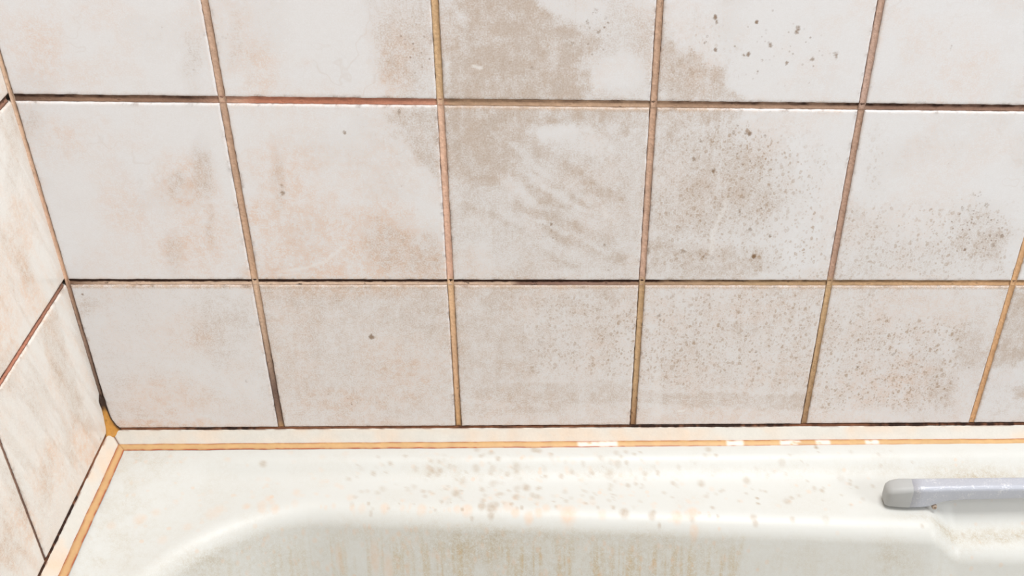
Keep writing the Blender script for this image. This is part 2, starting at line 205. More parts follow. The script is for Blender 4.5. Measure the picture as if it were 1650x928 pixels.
TUB_SPOTS = [('S', 's', [(-12.3, -28.7, 3.0, 0.55), (131.7, -34.5, 2.5, 0.6), (138.1, -34.6, 2.5, 0.6), (130.1, -27.4, 2.0, 0.4), (137.1, -28.2, 2.0, 0.4), (152.6, -55.6, 4.0, 0.5), (175.1, -70.1, 4.0, 0.5), (183.4, -71.7, 5.5, 0.5), (186.4, -68.8, 4.0, 0.4), (183.1, -77.6, 3.5, 0.45), (212.2, -50.3, 4.0, 0.5), (204.1, -32.3, 3.5, 0.35), (204.1, -35.4, 2.5, 0.4), (168.9, -33.4, 3.5, 0.35), (183.3, -33.6, 3.0, 0.35), (181.8, -20.0, 3.0, 0.35), (169.2, -16.6, 3.0, 0.35), (219.1, -16.4, 4.0, 0.5), (222.9, -18.1, 3.0, 0.45), (157.7, -43.4, 3.5, 0.3), (183.6, -46.1, 3.5, 0.3), (203.9, -60.1, 3.5, 0.4), (203.8, -50.9, 3.0, 0.3), (217.5, -58.0, 3.0, 0.3), (221.7, -60.3, 3.0, 0.4), (294.7, -79.3, 5.0, 0.5), (292.7, -79.2, 3.5, 0.35), (317.5, -81.8, 4.0, 0.5), (319.2, -79.6, 3.0, 0.45), (372.1, -18.2, 3.5, 0.4), (369.0, -24.7, 2.5, 0.3), (363.4, -47.7, 4.0, 0.4), (403.3, -45.1, 4.0, 0.4), (409.9, -64.5, 1.5, 0.8), (409.4, -70.6, 1.5, 0.8), (434.8, -68.7, 4.0, 0.35), (403.2, -86.0, 3.5, 0.4), (404.5, -90.4, 3.0, 0.45), (370.1, -75.2, 2.0, 0.6), (373.1, -84.1, 1.5, 0.5), (401.1, -59.0, 1.5, 0.4), (435.8, -88.7, 3.0, 0.35), (468.6, -16.9, 2.0, 0.9), (468.2, -13.6, 1.5, 0.6), (436.3, -31.2, 4.0, 0.25), (290.9, -21.3, 3.0, 0.3), (284.0, -38.8, 4.5, 0.3), (291.4, -31.0, 3.5, 0.3), (265.6, -13.7, 2.0, 0.4), (86.9, -53.9, 2.5, 0.3), (90.6, -50.2, 3.5, 0.25), (116.5, -48.2, 2.5, 0.3), (61.3, -40.6, 2.0, 0.35), (67.9, -39.1, 1.5, 0.3), (486.6, -43.8, 4.0, 0.15), (464.1, -89.2, 4.0, 0.2), (565.9, -9.7, 1.5, 0.3), (351.4, -86.0, 3.0, 0.3), (167.2, -79.5, 2.0, 0.35), (323.5, -89.2, 2.0, 0.4), (545.0, -97.0, 2.0, 0.3), (586.7, -89.6, 2.0, 0.3)]),
 ('Q', 's', [(162.8, -72.9, 5.5, 0.7), (203.1, -75.7, 4.5, 0.7), (214.5, -80.2, 5.0, 0.7), (222.7, -76.7, 4.5, 0.7), (247.5, -78.5, 8.5, 0.75), (276.0, -79.7, 4.5, 0.5), (338.6, -83.6, 6.0, 0.7), (352.6, -80.1, 6.0, 0.7), (352.6, -93.2, 4.5, 0.6), (196.8, -70.4, 5.5, 0.5), (154.5, -72.0, 4.0, 0.5), (125.2, -71.6, 5.0, 0.5), (93.8, -69.7, 4.5, 0.6), (67.1, -68.5, 3.0, 0.5), (64.8, -58.8, 4.0, 0.4), (3.8, -69.8, 4.5, 0.5), (-2.8, -59.4, 4.0, 0.5), (-7.6, -66.0, 5.0, 0.4), (18.6, -52.9, 4.0, 0.4), (19.0, -64.1, 4.0, 0.3), (51.5, -66.8, 2.5, 0.35), (75.4, -69.4, 4.0, 0.35), (108.7, -69.9, 3.0, 0.35), (84.8, -88.3, 5.0, 0.5), (95.8, -92.0, 4.5, 0.5), (229.0, -73.1, 4.5, 0.5), (239.9, -72.5, 3.5, 0.5), (-41.6, -72.0, 6.0, 0.35), (-45.6, -76.3, 7.0, 0.3), (-99.7, -87.5, 6.0, 0.4), (-97.8, -85.5, 4.0, 0.4), (-19.8, -68.0, 4.0, 0.45), (0.6, -63.9, 3.0, 0.4), (18.3, -136.7, 5.0, 0.5), (11.5, -133.3, 5.0, 0.5), (27.3, -125.7, 4.0, 0.4), (371.8, -54.0, 3.0, 0.3), (86.6, -128.1, 4.0, 0.4), (98.1, -134.9, 5.0, 0.4), (54.4, -86.4, 3.5, 0.4), (56.4, -20.1, 3.0, 0.3), (36.7, -23.0, 3.0, 0.25), (9.4, -17.9, 3.0, 0.25), (-6.6, -71.1, 4.5, 0.4), (-89.8, -78.5, 4.5, 0.3), (-61.7, -91.6, 4.5, 0.3), (-118.6, -97.6, 4.5, 0.3), (-77.4, -106.5, 4.5, 0.3), (348.2, -82.3, 5.0, 0.4), (268.2, -67.7, 4.0, 0.3), (257.8, -65.4, 3.5, 0.3)])]

# ------------------------------------------------------------------ small maths
def lin(c):
    c = np.asarray(c, float) / 255.0
    return np.where(c <= 0.04045, c / 12.92, ((c + 0.055) / 1.055) ** 2.4)

def _hash(i, j, s):
    n = (i * 374761393 + j * 668265263 + s * 974711) & 0x7fffffff
    n = ((n ^ (n >> 13)) * 1274126177) & 0x7fffffff
    n = n ^ (n >> 16)
    return (n & 0xffff) / 65535.0

def vnoise(x, y, s=0):
    xi = np.floor(x).astype(np.int64); yi = np.floor(y).astype(np.int64)
    fx = x - xi; fy = y - yi
    fx = fx * fx * (3 - 2 * fx); fy = fy * fy * (3 - 2 * fy)
    a = _hash(xi, yi, s); b = _hash(xi + 1, yi, s); c = _hash(xi, yi + 1, s); d = _hash(xi + 1, yi + 1, s)
    return (a * (1 - fx) + b * fx) * (1 - fy) + (c * (1 - fx) + d * fx) * fy

def fbm(x, y, s=0, o=4):
    t = 0.0; a = 0.5; n = 0.0
    for k in range(o):
        t = t + a * vnoise(x, y, s + k * 17); n += a
        x = x * 2.03 + 5.1; y = y * 2.03 + 1.7; a *= 0.55
    return t / n

def sstep(a, b, x):
    t = np.clip((x - a) / (b - a), 0, 1)
    return t * t * (3 - 2 * t)

def seg_dist(px, py, a, b):
    ax, ay = a; bx, by = b
    dx, dy = bx - ax, by - ay
    t = np.clip(((px - ax) * dx + (py - ay) * dy) / (dx * dx + dy * dy + 1e-9), 0, 1)
    return np.hypot(px - ax - t * dx, py - ay - t * dy)

def poly_mask(px, py, pts, soft):
    inside = np.zeros(px.shape, bool); d = np.full(px.shape, 1e9)
    n = len(pts)
    for i in range(n):
        a, b = pts[i], pts[(i + 1) % n]
        d = np.minimum(d, seg_dist(px, py, a, b))
        c = ((a[1] > py) != (b[1] > py)) & (px < (b[0] - a[0]) * (py - a[1]) / ((b[1] - a[1]) or 1e-9) + a[0])
        inside ^= c
    sd = np.where(inside, d, -d) + (fbm(px / 7, py / 7, 131, 4) - 0.5) * min(14.0, soft * 1.1 + 3)
    return sstep(-soft * 0.5, soft * 0.5, sd)

def eval_marks(items, px, py, warp=3.5, seed=3):
    """px, py in mm -> dict of channel arrays"""
    ch = {k: np.zeros(px.shape) for k in 'FCPDMSWQ'}
    wx = px + (fbm(px / 16, py / 16, seed) - 0.5) * warp * 3 + (fbm(px / 5, py / 5, seed + 5) - 0.5) * warp
    wy = py + (fbm(px / 16, py / 16, seed + 9) - 0.5) * warp * 3 + (fbm(px / 5, py / 5, seed + 14) - 0.5) * warp
    for it in items:
        c, k = it[0], it[1]
        if k == 'e':
            _, _, (cx, cy), (m0, m1, m2, m3), w, soft = it
            dx, dy = wx - cx, wy - cy
            r = np.hypot(m0 * dx + m1 * dy, m2 * dx + m3 * dy)
            m = w * (1 - sstep(1 - soft * 0.75, 1 + soft * 0.3, r))
        elif k == 'p':
            _, _, pts, w, soft = it
            m = w * poly_mask(wx, wy, pts, soft)
        elif k == 'l':
            _, _, pts, wd, w = it
            d = np.full(px.shape, 1e9)
            q = 0.35 if c == 'W' else 1.0
            ux, uy = px + (wx - px) * q, py + (wy - py) * q
            for a, b in zip(pts[:-1], pts[1:]):
                d = np.minimum(d, seg_dist(ux, uy, a, b))
            m = w * (1 - sstep(wd * 0.25, wd * 1.0, d))
        else:
            m = np.zeros(px.shape)
            ux, uy = px + (wx - px) * 0.12, py + (wy - py) * 0.12
            for (x, y, r, w) in it[2]:
                s = (np.abs(px - x) < r * 3) & (np.abs(py - y) < r * 3)
                if s.any():
                    d = np.hypot(ux[s] - x, (uy[s] - y) * 0.85)
                    m[s] = np.maximum(m[s], w * (1 - sstep(r * 0.35, r * 1.15, d)))
        if c in 'SWQ':
            ch[c] = np.maximum(ch[c], m)
        else:
            ch[c] = 1 - (1 - ch[c]) * (1 - np.clip(m, 0, 1))
    return ch

# ------------------------------------------------------------------ mesh helpers
def new_obj(name, mesh, mat=None, parent=None):
    o = bpy.data.objects.new(name, mesh)
    COL.objects.link(o)
    if mat: mesh.materials.append(mat)
    if parent: o.parent = parent
    return o

def tag(o, label=None, cat=None, kind=None, group=None):
    if label: o['label'] = label
    if cat: o['category'] = cat
    if kind: o['kind'] = kind
    if group: o['group'] = group
    return o

def mesh_from(name, v, quads, extra=(), smooth=True):
    me = bpy.data.meshes.new(name)
    v = np.asarray(v, float); quads = np.asarray(quads, np.int32)
    loops = [quads.ravel()]; starts = list(range(0, 4 * len(quads), 4)); n = 4 * len(quads)
    for e in extra:
        loops.append(np.asarray(e, np.int32)); starts.append(n); n += len(e)
    lp = np.concatenate(loops)
    me.vertices.add(len(v)); me.vertices.foreach_set('co', v.ravel())
    me.loops.add(len(lp)); me.loops.foreach_set('vertex_index', lp)
    me.polygons.add(len(starts)); me.polygons.foreach_set('loop_start', np.array(starts, np.int32))
    me.update(calc_edges=True)
    me.polygons.foreach_set('use_smooth', np.full(len(me.polygons), smooth))
    me.validate()
    return me

def add_attr(me, name, rgba):
    a = me.attributes.new(name, 'FLOAT_COLOR', 'POINT')
    a.data.foreach_set('color', np.asarray(rgba, np.float32).ravel())

def grid_quads(nu, nv, wrap=False):
    i = np.arange(nu - (0 if wrap else 1))[:, None]; j = np.arange(nv - 1)[None, :]
    i2 = (i + 1) % nu
    q = np.stack([i * nv + j, i2 * nv + j, i2 * nv + j + 1, i * nv + j + 1], -1)
    return q.reshape(-1, 4)

def box_mesh(name, lo, hi):
    x0, y0, z0 = lo; x1, y1, z1 = hi
    v = [(x0, y0, z0), (x1, y0, z0), (x1, y1, z0), (x0, y1, z0), (x0, y0, z1), (x1, y0, z1), (x1, y1, z1), (x0, y1, z1)]
    q = [(0, 3, 2, 1), (4, 5, 6, 7), (0, 1, 5, 4), (1, 2, 6, 5), (2, 3, 7, 6), (3, 0, 4, 7)]
    return mesh_from(name, v, q, smooth=False)

# ------------------------------------------------------------------ material helpers
class NT:
    def __init__(self, name):
        self.m = bpy.data.materials.new(name); self.m.use_nodes = True
        self.t = self.m.node_tree; self.n = self.t.nodes; self.n.clear()
        self.out = self.n.new('ShaderNodeOutputMaterial')
        self.b = self.n.new('ShaderNodeBsdfPrincipled')
        self.t.links.new(self.b.outputs[0], self.out.inputs[0])
        self.pos = self.n.new('ShaderNodeNewGeometry').outputs['Position']
    def set(self, sock, v):
        if isinstance(v, bpy.types.NodeSocket): self.t.links.new(v, sock)
        elif isinstance(v, (tuple, list)) and len(v) == 3 and sock.type == 'RGBA': sock.default_value = (*v, 1)
        else: sock.default_value = v
    def math(self, op, a, b=0.0, clamp=False):
        n = self.n.new('ShaderNodeMath'); n.operation = op; n.use_clamp = clamp
        self.set(n.inputs[0], a); self.set(n.inputs[1], b); return n.outputs[0]
    def mix(self, f, a, b):
        n = self.n.new('ShaderNodeMix'); n.data_type = 'RGBA'; n.clamp_factor = True
        self.set(n.inputs[0], f); self.set(n.inputs[6], a); self.set(n.inputs[7], b); return n.outputs[2]
    def scaled(self, s):
        n = self.n.new('ShaderNodeVectorMath'); n.operation = 'MULTIPLY'
        self.set(n.inputs[0], self.pos); n.inputs[1].default_value = s; return n.outputs[0]
    def noise(self, scale, detail=3, rough=0.6, vec=None):
        n = self.n.new('ShaderNodeTexNoise')
        self.set(n.inputs['Vector'], vec or self.pos)
        n.inputs['Scale'].default_value = scale; n.inputs['Detail'].default_value = detail; n.inputs['Roughness'].default_value = rough
        return n.outputs['Fac']
    def voro(self, scale, vec=None):
        n = self.n.new('ShaderNodeTexVoronoi')
        self.set(n.inputs['Vector'], vec or self.pos); n.inputs['Scale'].default_value = scale
        sep = self.n.new('ShaderNodeSeparateColor'); self.t.links.new(n.outputs['Color'], sep.inputs[0])
        return n.outputs['Distance'], sep.outputs[0], sep.outputs[1]
    def ss(self, x, a, b):
        n = self.n.new('ShaderNodeMapRange'); n.interpolation_type = 'SMOOTHSTEP'
        self.set(n.inputs[0], x); n.inputs[1].default_value = a; n.inputs[2].default_value = b
        return n.outputs[0]
    def attr(self, name):
        n = self.n.new('ShaderNodeAttribute'); n.attribute_name = name
        sep = self.n.new('ShaderNodeSeparateColor'); self.t.links.new(n.outputs['Color'], sep.inputs[0])
        return sep.outputs[0], sep.outputs[1], sep.outputs[2], n.outputs['Alpha'], n.outputs['Color']
    def bump(self, h, strength, dist):
        n = self.n.new('ShaderNodeBump'); n.inputs['Strength'].default_value = strength; n.inputs['Distance'].default_value = dist
        self.set(n.inputs['Height'], h); self.t.links.new(n.outputs[0], self.b.inputs['Normal'])
    def fin(self, color, rough, spec=0.5, metallic=0.0):
        self.set(self.b.inputs['Base Color'], color); self.set(self.b.inputs['Roughness'], rough)
        self.set(self.b.inputs['Specular IOR Level'], spec); self.set(self.b.inputs['Metallic'], metallic)
        return self.m

def tile_material(name, base, tint):
    k = NT(name)
    film, peach, drops, mould, _ = k.attr('dirt_a')
    spot, white, dark, streak, _ = k.attr('dirt_b')
    g1 = k.noise(900, 1, 0.7); g2 = k.noise(280, 2, 0.65); g3 = k.noise(60, 2, 0.6)
    # faint printed veining of the glaze
    vn = k.noise(17, 3, 0.62)
    vein = k.math('MULTIPLY', k.math('SUBTRACT', 1.0, k.ss(k.math('ABSOLUTE', k.math('SUBTRACT', vn, 0.5)), 0.0, 0.012)), k.ss(k.noise(14, 2, 0.5), 0.5, 0.68))
    col = k.mix(k.math('MULTIPLY', g3, 0.35), base, tint)
    col = k.mix(k.math('MULTIPLY', vein, 0.14), col, (0.55, 0.42, 0.33))
    # peach soap tint
    pn = k.math('ADD', k.math('MULTIPLY', k.noise(110, 2, 0.7), 0.45), k.math('ADD', k.math('MULTIPLY', g2, 0.2), k.math('MULTIPLY', g1, 0.35)))
    pf = k.math('MULTIPLY', peach, k.math('ADD', 0.14, k.math('MULTIPLY', k.ss(pn, 0.40, 0.62), 0.48)))
    col = k.mix(pf, col, (0.78, 0.50, 0.33))
    # grime film, broken up into fine grains
    gg = k.math('ADD', k.math('MULTIPLY', g1, 0.62), k.math('MULTIPLY', g2, 0.38))
    gr = k.math('MULTIPLY', k.math('SUBTRACT', gg, 0.5), 3.8)
    ff = k.math('MULTIPLY', k.math('POWER', k.math('ADD', film, 0.035), 0.8), k.math('ADD', 0.64, k.math('MULTIPLY', gr, k.math('SUBTRACT', 1.15, k.math('MULTIPLY', film, 0.75)))), True)
    ff = k.math('MULTIPLY', ff, 0.92)
    col = k.mix(ff, col, k.mix(g3, (0.52, 0.375, 0.265), (0.46, 0.36, 0.28)))
    # dried drops
    vec = k.n.new('ShaderNodeVectorMath'); vec.operation = 'ADD'
    nz = k.n.new('ShaderNodeTexNoise'); k.set(nz.inputs['Vector'], k.pos); nz.inputs['Scale'].default_value = 330; nz.inputs['Detail'].default_value = 1
    k.t.links.new(k.scaled((1.0, 1.0, 0.78)), vec.inputs[0])
    vs = k.n.new('ShaderNodeVectorMath'); vs.operation = 'MULTIPLY'; vs.inputs[1].default_value = (0.0028,) * 3
    k.t.links.new(nz.outputs['Color'], vs.inputs[0]); k.t.links.new(vs.outputs[0], vec.inputs[1])
    def dots(scale, lo, hi, keep):
        d, r1, r2 = k.voro(scale, vec.outputs[0])
        size = k.math('ADD', lo, k.math('MULTIPLY', r2, hi))
        m = k.ss(k.math('DIVIDE', d, size), 1.0, 0.55)
        m = k.math('MULTIPLY', m, k.math('ADD', 0.5, k.math('MULTIPLY', k.ss(k.math('DIVIDE', d, size), 0.1, 0.7), 0.5)))
        return k.math('MULTIPLY', m, k.ss(r1, keep, keep + 0.35))
    ring = k.math('MAXIMUM', dots(200, 0.24, 0.26, 0.2), k.math('MULTIPLY', dots(400, 0.22, 0.3, 0.25), 0.8))
    df = k.math('MULTIPLY', k.math('MULTIPLY', drops, ring), k.math('ADD', 0.5, k.math('MULTIPLY', g1, 0.75)))
    col = k.mix(df, col, (0.43, 0.305, 0.21))
    # mould specks
    d2, r3, r4 = k.voro(380)
    sp = k.math('MULTIPLY', k.math('SUBTRACT', 1.0, k.ss(d2, 0.16, 0.42)), k.ss(k.math('ADD', r3, k.math('MULTIPLY', mould, 0.75)), 0.98, 1.3))
    col = k.mix(k.math('MULTIPLY', k.math('MULTIPLY', sp, k.ss(mould, 0.0, 0.25)), k.math('ADD', 0.1, g1)), col, (0.24, 0.14, 0.08))
    rag = k.ss(k.math('ADD', spot, k.math('MULTIPLY', k.math('SUBTRACT', k.noise(420, 2, 0.7), 0.5), 1.3)), 0.22, 0.72)
    col = k.mix(k.math('MULTIPLY', k.math('MULTIPLY', rag, k.math('ADD', 0.3, k.math('MULTIPLY', spot, 0.7))), k.ss(spot, 0.02, 0.15)), col, (0.23, 0.13, 0.06))
    col = k.mix(k.math('MULTIPLY', dark, k.math('ADD', 0.3, g1)), col, (0.16, 0.09, 0.05))
    col = k.mix(k.math('MULTIPLY', white, 0.8), col, (0.88, 0.87, 0.86))
    rough = k.math('ADD', 0.22, k.math('MULTIPLY', k.math('MAXIMUM', ff, df), 0.5))
    k.bump(k.math('ADD', k.math('MULTIPLY', k.noise(9, 0, 0.4), 0.8), k.math('MULTIPLY', k.noise(300, 0, 0.4), 0.25)), 0.3, 0.0006)
    return k.fin(col, rough, 0.45)

def vcol_material(name, rough=0.8, bump=0.5, scale=900, dist=0.0008, spec=0.25, vary=0.5):
    k = NT(name)
    c = k.attr('tone')[4]
    g = k.noise(scale, 3, 0.65); g2 = k.noise(scale * 0.2, 3, 0.6)
    n = k.n.new('ShaderNodeHueSaturation')
    k.set(n.inputs['Color'], c)
    k.set(n.inputs['Value'], k.math('ADD', 1.0 - vary * 0.5, k.math('MULTIPLY', k.math('ADD', k.math('MULTIPLY', g, 0.5), k.math('MULTIPLY', g2, 0.5)), vary)))
    k.bump(g, bump, dist)
    return k.fin(n.outputs[0], rough, spec)

M_TILE = tile_material('glazed_wall_tile', (0.82, 0.825, 0.845), (0.82, 0.79, 0.775))
M_TILE_L = tile_material('glazed_wall_tile_cream', (0.80, 0.785, 0.75), (0.80, 0.74, 0.67))
M_GROUT = vcol_material('stained_grout')
M_CAULK = vcol_material('aged_sealant', 0.45, 0.25, 500, 0.0006, 0.4, 0.25)

def plain(name, color, rough):
    k = NT(name)
    return k.fin(k.mix(k.noise(60, 4), color, tuple(c * 0.85 for c in color)), rough, 0.3)
M_PLASTER = plain('wall_backing', (0.45, 0.38, 0.31), 0.9)
M_FLOOR = plain('floor_vinyl', (0.52, 0.48, 0.43), 0.5)

# ------------------------------------------------------------------ the room shell
XR, ZTOP, YF, DEP = 1.50, 1.95, -1.60, 0.007      # tiled extent, tile thickness
floor = new_obj('floor', box_mesh('floor', (XL - 0.05, YF, -0.03), (2.4, 0.05, 0.0)), M_FLOOR)
tag(floor, 'plain vinyl floor under the bathtub', 'floor', 'structure')
wall_back = new_obj('wall_back', box_mesh('wall_back', (XL - 0.05, DEP, 0.0), (2.4, DEP + 0.05, ZTOP)), M_PLASTER)
tag(wall_back, 'long wall of grimy white square tiles behind the bathtub', 'wall', 'structure')
wall_left = new_obj('wall_left', box_mesh('wall_left', (XL - DEP - 0.05, YF, 0.0), (XL - DEP, DEP, ZTOP)), M_PLASTER)
tag(wall_left, 'cream tiled end wall at the left edge of the bathtub', 'wall', 'structure')

def tile_axis(L, n, r=0.0016):
    e = [0.0, 0.0, 0.0001, 0.0004, 0.0009, r]
    mid = list(np.linspace(r, L - r, n))[1:-1]
    return np.array(e + mid + [L - x for x in e[::-1]]), np.array([1] + [0] * (len(e) * 2 + len(mid) - 2) + [1], bool)

def make_tile(name, wall, a0, z0, w, h, n, parent, marks, mat, lowdark=0.0):
    """wall 'B': a is x, face at y=0 looking -y.  wall 'L': a is -y distance from the corner, face looking +x."""
    r = 0.0016
    xa, ba = tile_axis(w, max(4, int(n * w / 0.148))); za, bz = tile_axis(h, max(4, int(n * h / 0.148)))
    A, Zz = np.meshgrid(xa, za, indexing='ij')
    BB = ba[:, None] | bz[None, :]
    e = np.minimum(np.minimum(A, w - A), np.minimum(Zz, h - Zz))
    drop = np.where(e < r, r - np.sqrt(np.maximum(r * r - (r - e) ** 2, 0)), 0) * 0.9
    tx, tz = (random.random() - 0.5) * 0.004, (random.random() - 0.5) * 0.004
    # slightly ragged edge, shallow dishing
    ga, gz = a0 + A, z0 + Zz
    dishing = 0.0002 * (fbm(ga * 14, gz * 14, 91, 2) - 0.5) + tx * (A - w / 2) + tz * (Zz - h / 2)
    jit = 0.0006
    A2 = A + np.where(A < r, 1, np.where(A > w - r, -1, 0)) * (fbm(gz * 180, ga * 20, 41, 3) - 0.35) * jit
    Z2 = Zz + np.where(Zz < r, 1, np.where(Zz > h - r, -1, 0)) * (fbm(ga * 180, gz * 20, 43, 3) - 0.35) * jit
    depth = np.where(BB, DEP, drop + dishing)
    cx, cz = w / 2, h / 2
    if wall == 'B':
        v = np.stack([A2 - cx, depth, Z2 - cz], -1); loc = (a0 + cx, 0.0, Z0 + z0 + cz); ma = ga * 1000; flip = False
    else:
        v = np.stack([-depth, -(A2 - cx), Z2 - cz], -1); loc = (XL, -(a0 + cx), Z0 + z0 + cz); ma = -ga * 1000; flip = True
    nu, nv = A.shape
    q = grid_quads(nu, nv)
    # outward orientation
    if wall == 'L': q = q[:, ::-1]
    b = [i * nv for i in range(nu)] + [(nu - 1) * nv + j for j in range(1, nv)] + [i * nv + nv - 1 for i in range(nu - 2, -1, -1)] + [j for j in range(nv - 2, 0, -1)]
    back = b[::-1] if wall == 'B' else b
    me = mesh_from(name, v.reshape(-1, 3), q, [back])
    mz = gz * 1000
    c = eval_marks(marks, ma, mz)
    f1 = fbm(ma / 9, mz / 9, 21, 4); f2 = fbm(ma / 40, mz / 40, 25, 3)
    vst = fbm(ma / 4.2, mz / 22, 31, 4)                # vertical runs
    film = c['F'] * (1 - c['C']) * (0.30 + 1.4 * f1) * (0.62 + 0.76 * vst)
    film = film + c['D'] * 0.20 * sstep(0.35, 0.65, vst) * (0.2 + f1) * (1 - c['C'])
    film = np.clip(film + 0.10 * sstep(0.5, 0.75, f2) * (0.4 + f1), 0, 1.15)
    peach = np.clip(c['P'] * (0.3 + 1.4 * f1) + 0.22 * sstep(0.45, 0.7, fbm(ma / 30, mz / 30, 61, 4)) + 0.45 * sstep(0.005, 0.0, e) * f1, 0, 1)
    drops = np.clip(c['D'] * (0.35 + 1.3 * f1) * (0.55 + 0.9 * vst), 0, 1)
    mould = np.clip(c['M'] * (0.3 + 1.4 * f1), 0, 1)
    dark = sstep(0.0035, 0.0003, e) * sstep(0.55, 0.80, fbm(ma / 5, mz / 5, 71, 4)) * 0.55
    if wall == 'B':
        top = sstep(0.0042, 0.0006, h - Zz) * ((z0 < -0.01) + (abs(z0 - J / 2) < 0.001) * sstep(150, 165, ma) * (1 - sstep(330, 370, ma)) * 1.0)
        peach = np.clip(peach + 0.9 * top, 0, 1); film = np.clip(film + top * (0.35 + 0.8 * f1), 0, 1.15)
    if wall == 'L':
        # long leaning runs on the end wall
        lean = fbm((ma + mz * 0.30) / 6.0, mz / 60, 77, 3)
        film = np.clip(film + 0.34 * sstep(0.5, 0.75, lean) * (0.3 + f1), 0, 1)
        peach = np.clip(peach + 0.4 * sstep(0.45, 0.75, fbm((ma + mz * 0.30) / 9.0, mz / 45, 79, 3)), 0, 1)
    add_attr(me, 'dirt_a', np.stack([film, peach, drops, mould], -1).reshape(-1, 4))
    add_attr(me, 'dirt_b', np.stack([c['S'], c['W'], dark, vst], -1).reshape(-1, 4))
    o = new_obj(name, me, mat, parent)
    o.location = loc
    return o

J = P - 0.148
rows = [(SEAM, -J / 2)] + [(J / 2 + i * P, J / 2 + i * P + 0.148) for i in range(0, 4)]
BM = BACK_STAINS + BACK_MARKS
for ri, (z0, z1) in enumerate(rows):
    for ci in range(0, 11):
        a0 = XL + 0.0028 if ci == 0 else (ci - 1) * P + J / 2
        a1 = ci * P - J / 2
        seen = ri < 3 and ci < 6
        make_tile('tile', 'B', a0, z0, a1 - a0, z1 - z0, 128 if seen else 16, wall_back, BM, M_TILE)
LEFTJ = 0.1509
for ri, (z0, z1) in enumerate(rows):
    for ci in range(0, 4):
        a0 = -0.0045 if ci == 0 else LEFTJ + (ci - 1) * P + 0.0016
        a1 = LEFTJ + ci * P - 0.0016
        seen = ri < 3 and ci < 2
        make_tile('tile', 'L', a0, z0, a1 - a0, z1 - z0, 110 if seen else 16, wall_left, LEFT_STAINS, M_TILE_L)

# ------------------------------------------------------------------ grout joints, one mesh per joint
def keyed(t, keys):
    ks = np.array([k[0] for k in keys], float); cs = np.array([lin(k[1]) for k in keys])
    return np.stack([np.interp(t, ks, cs[:, i]) for i in range(3)], -1)

def grout(wall, vertical, centre, s0, s1, width, keys, edge_lo, edge_hi, seed, parent, raise_=0.0):
    """strip of grout filling a joint; edge_lo / edge_hi: (pos, strength) keys for the black line along each side"""
    ns = int((s1 - s0) / 0.0007) + 2; nc = 13
    s = np.linspace(s0, s1, ns); t = np.linspace(-1, 1, nc)
    Sg, T = np.meshgrid(s, t, indexing='ij')
    mm = Sg * 1000
    wob = 1 + 0.22 * (fbm(mm / 4, T * 0 + np.sign(T) * 3.3, seed, 3) - 0.5)
    off = T * (width / 2) * wob
    d = 0.0009 + 0.0010 * (1 - T ** 2) - 0.0007 * (fbm(mm / 2.0, T * 1.7, seed + 3, 3) - 0.4) - raise_
    d = np.where(np.abs(T) > 0.99, 0.0035, d)
    if vertical: a, z = centre + off, Sg
    else: a, z = Sg, centre + off
    if wall == 'B': v = np.stack([a, d, Z0 + z], -1)
    else: v = np.stack([XL - d, -a, Z0 + z], -1)
    q = grid_quads(ns, nc)
    if (wall == 'B') != vertical: q = q[:, ::-1]
    if vertical: q = q[:, ::-1] if False else q
    me = mesh_from('grout_joint', v.reshape(-1, 3), q)
    c = keyed(mm, keys)
    n1 = fbm(mm / 6, T * 2.5, seed + 6, 4); n2 = fbm(mm / 1.5, T * 3, seed + 8, 2)
    c = (c * 0.76 + 0.24 * c.mean(-1, keepdims=True)) * (0.92 + 0.44 * n1[..., None])
    lo = np.interp(mm, [k[0] for k in edge_lo], [k[1] for k in edge_lo]); hi = np.interp(mm, [k[0] for k in edge_hi], [k[1] for k in edge_hi])
    br = 0.35 + 1.1 * fbm(mm / 9, T * 0.4, seed + 11, 4)
    reach = 0.62 - 0.5 * (fbm(mm / 5, T * 0, seed + 13, 3) - 0.3)
    k = np.clip(lo * br * sstep(-reach * 0.6, -0.95, T) + hi * br * (sstep(reach * 0.6, 0.95, T) if vertical else sstep(-0.30 + 0.9 * (0.62 - reach), 0.32, T)), 0, 1)
    k = np.clip(k + 0.7 * sstep(0.72, 0.82, n1) * np.maximum(lo, hi), 0, 1)
    c = c * (1 - k[..., None]) + lin((48, 26, 16)) * k[..., None]
    add_attr(me, 'tone', np.concatenate([c, np.ones(c.shape[:2] + (1,))], -1).reshape(-1, 4))
    o = new_obj('grout_joint', me, M_GROUT, parent)
    o['label'] = 'stained narrow grout joint between tiles'
    return o

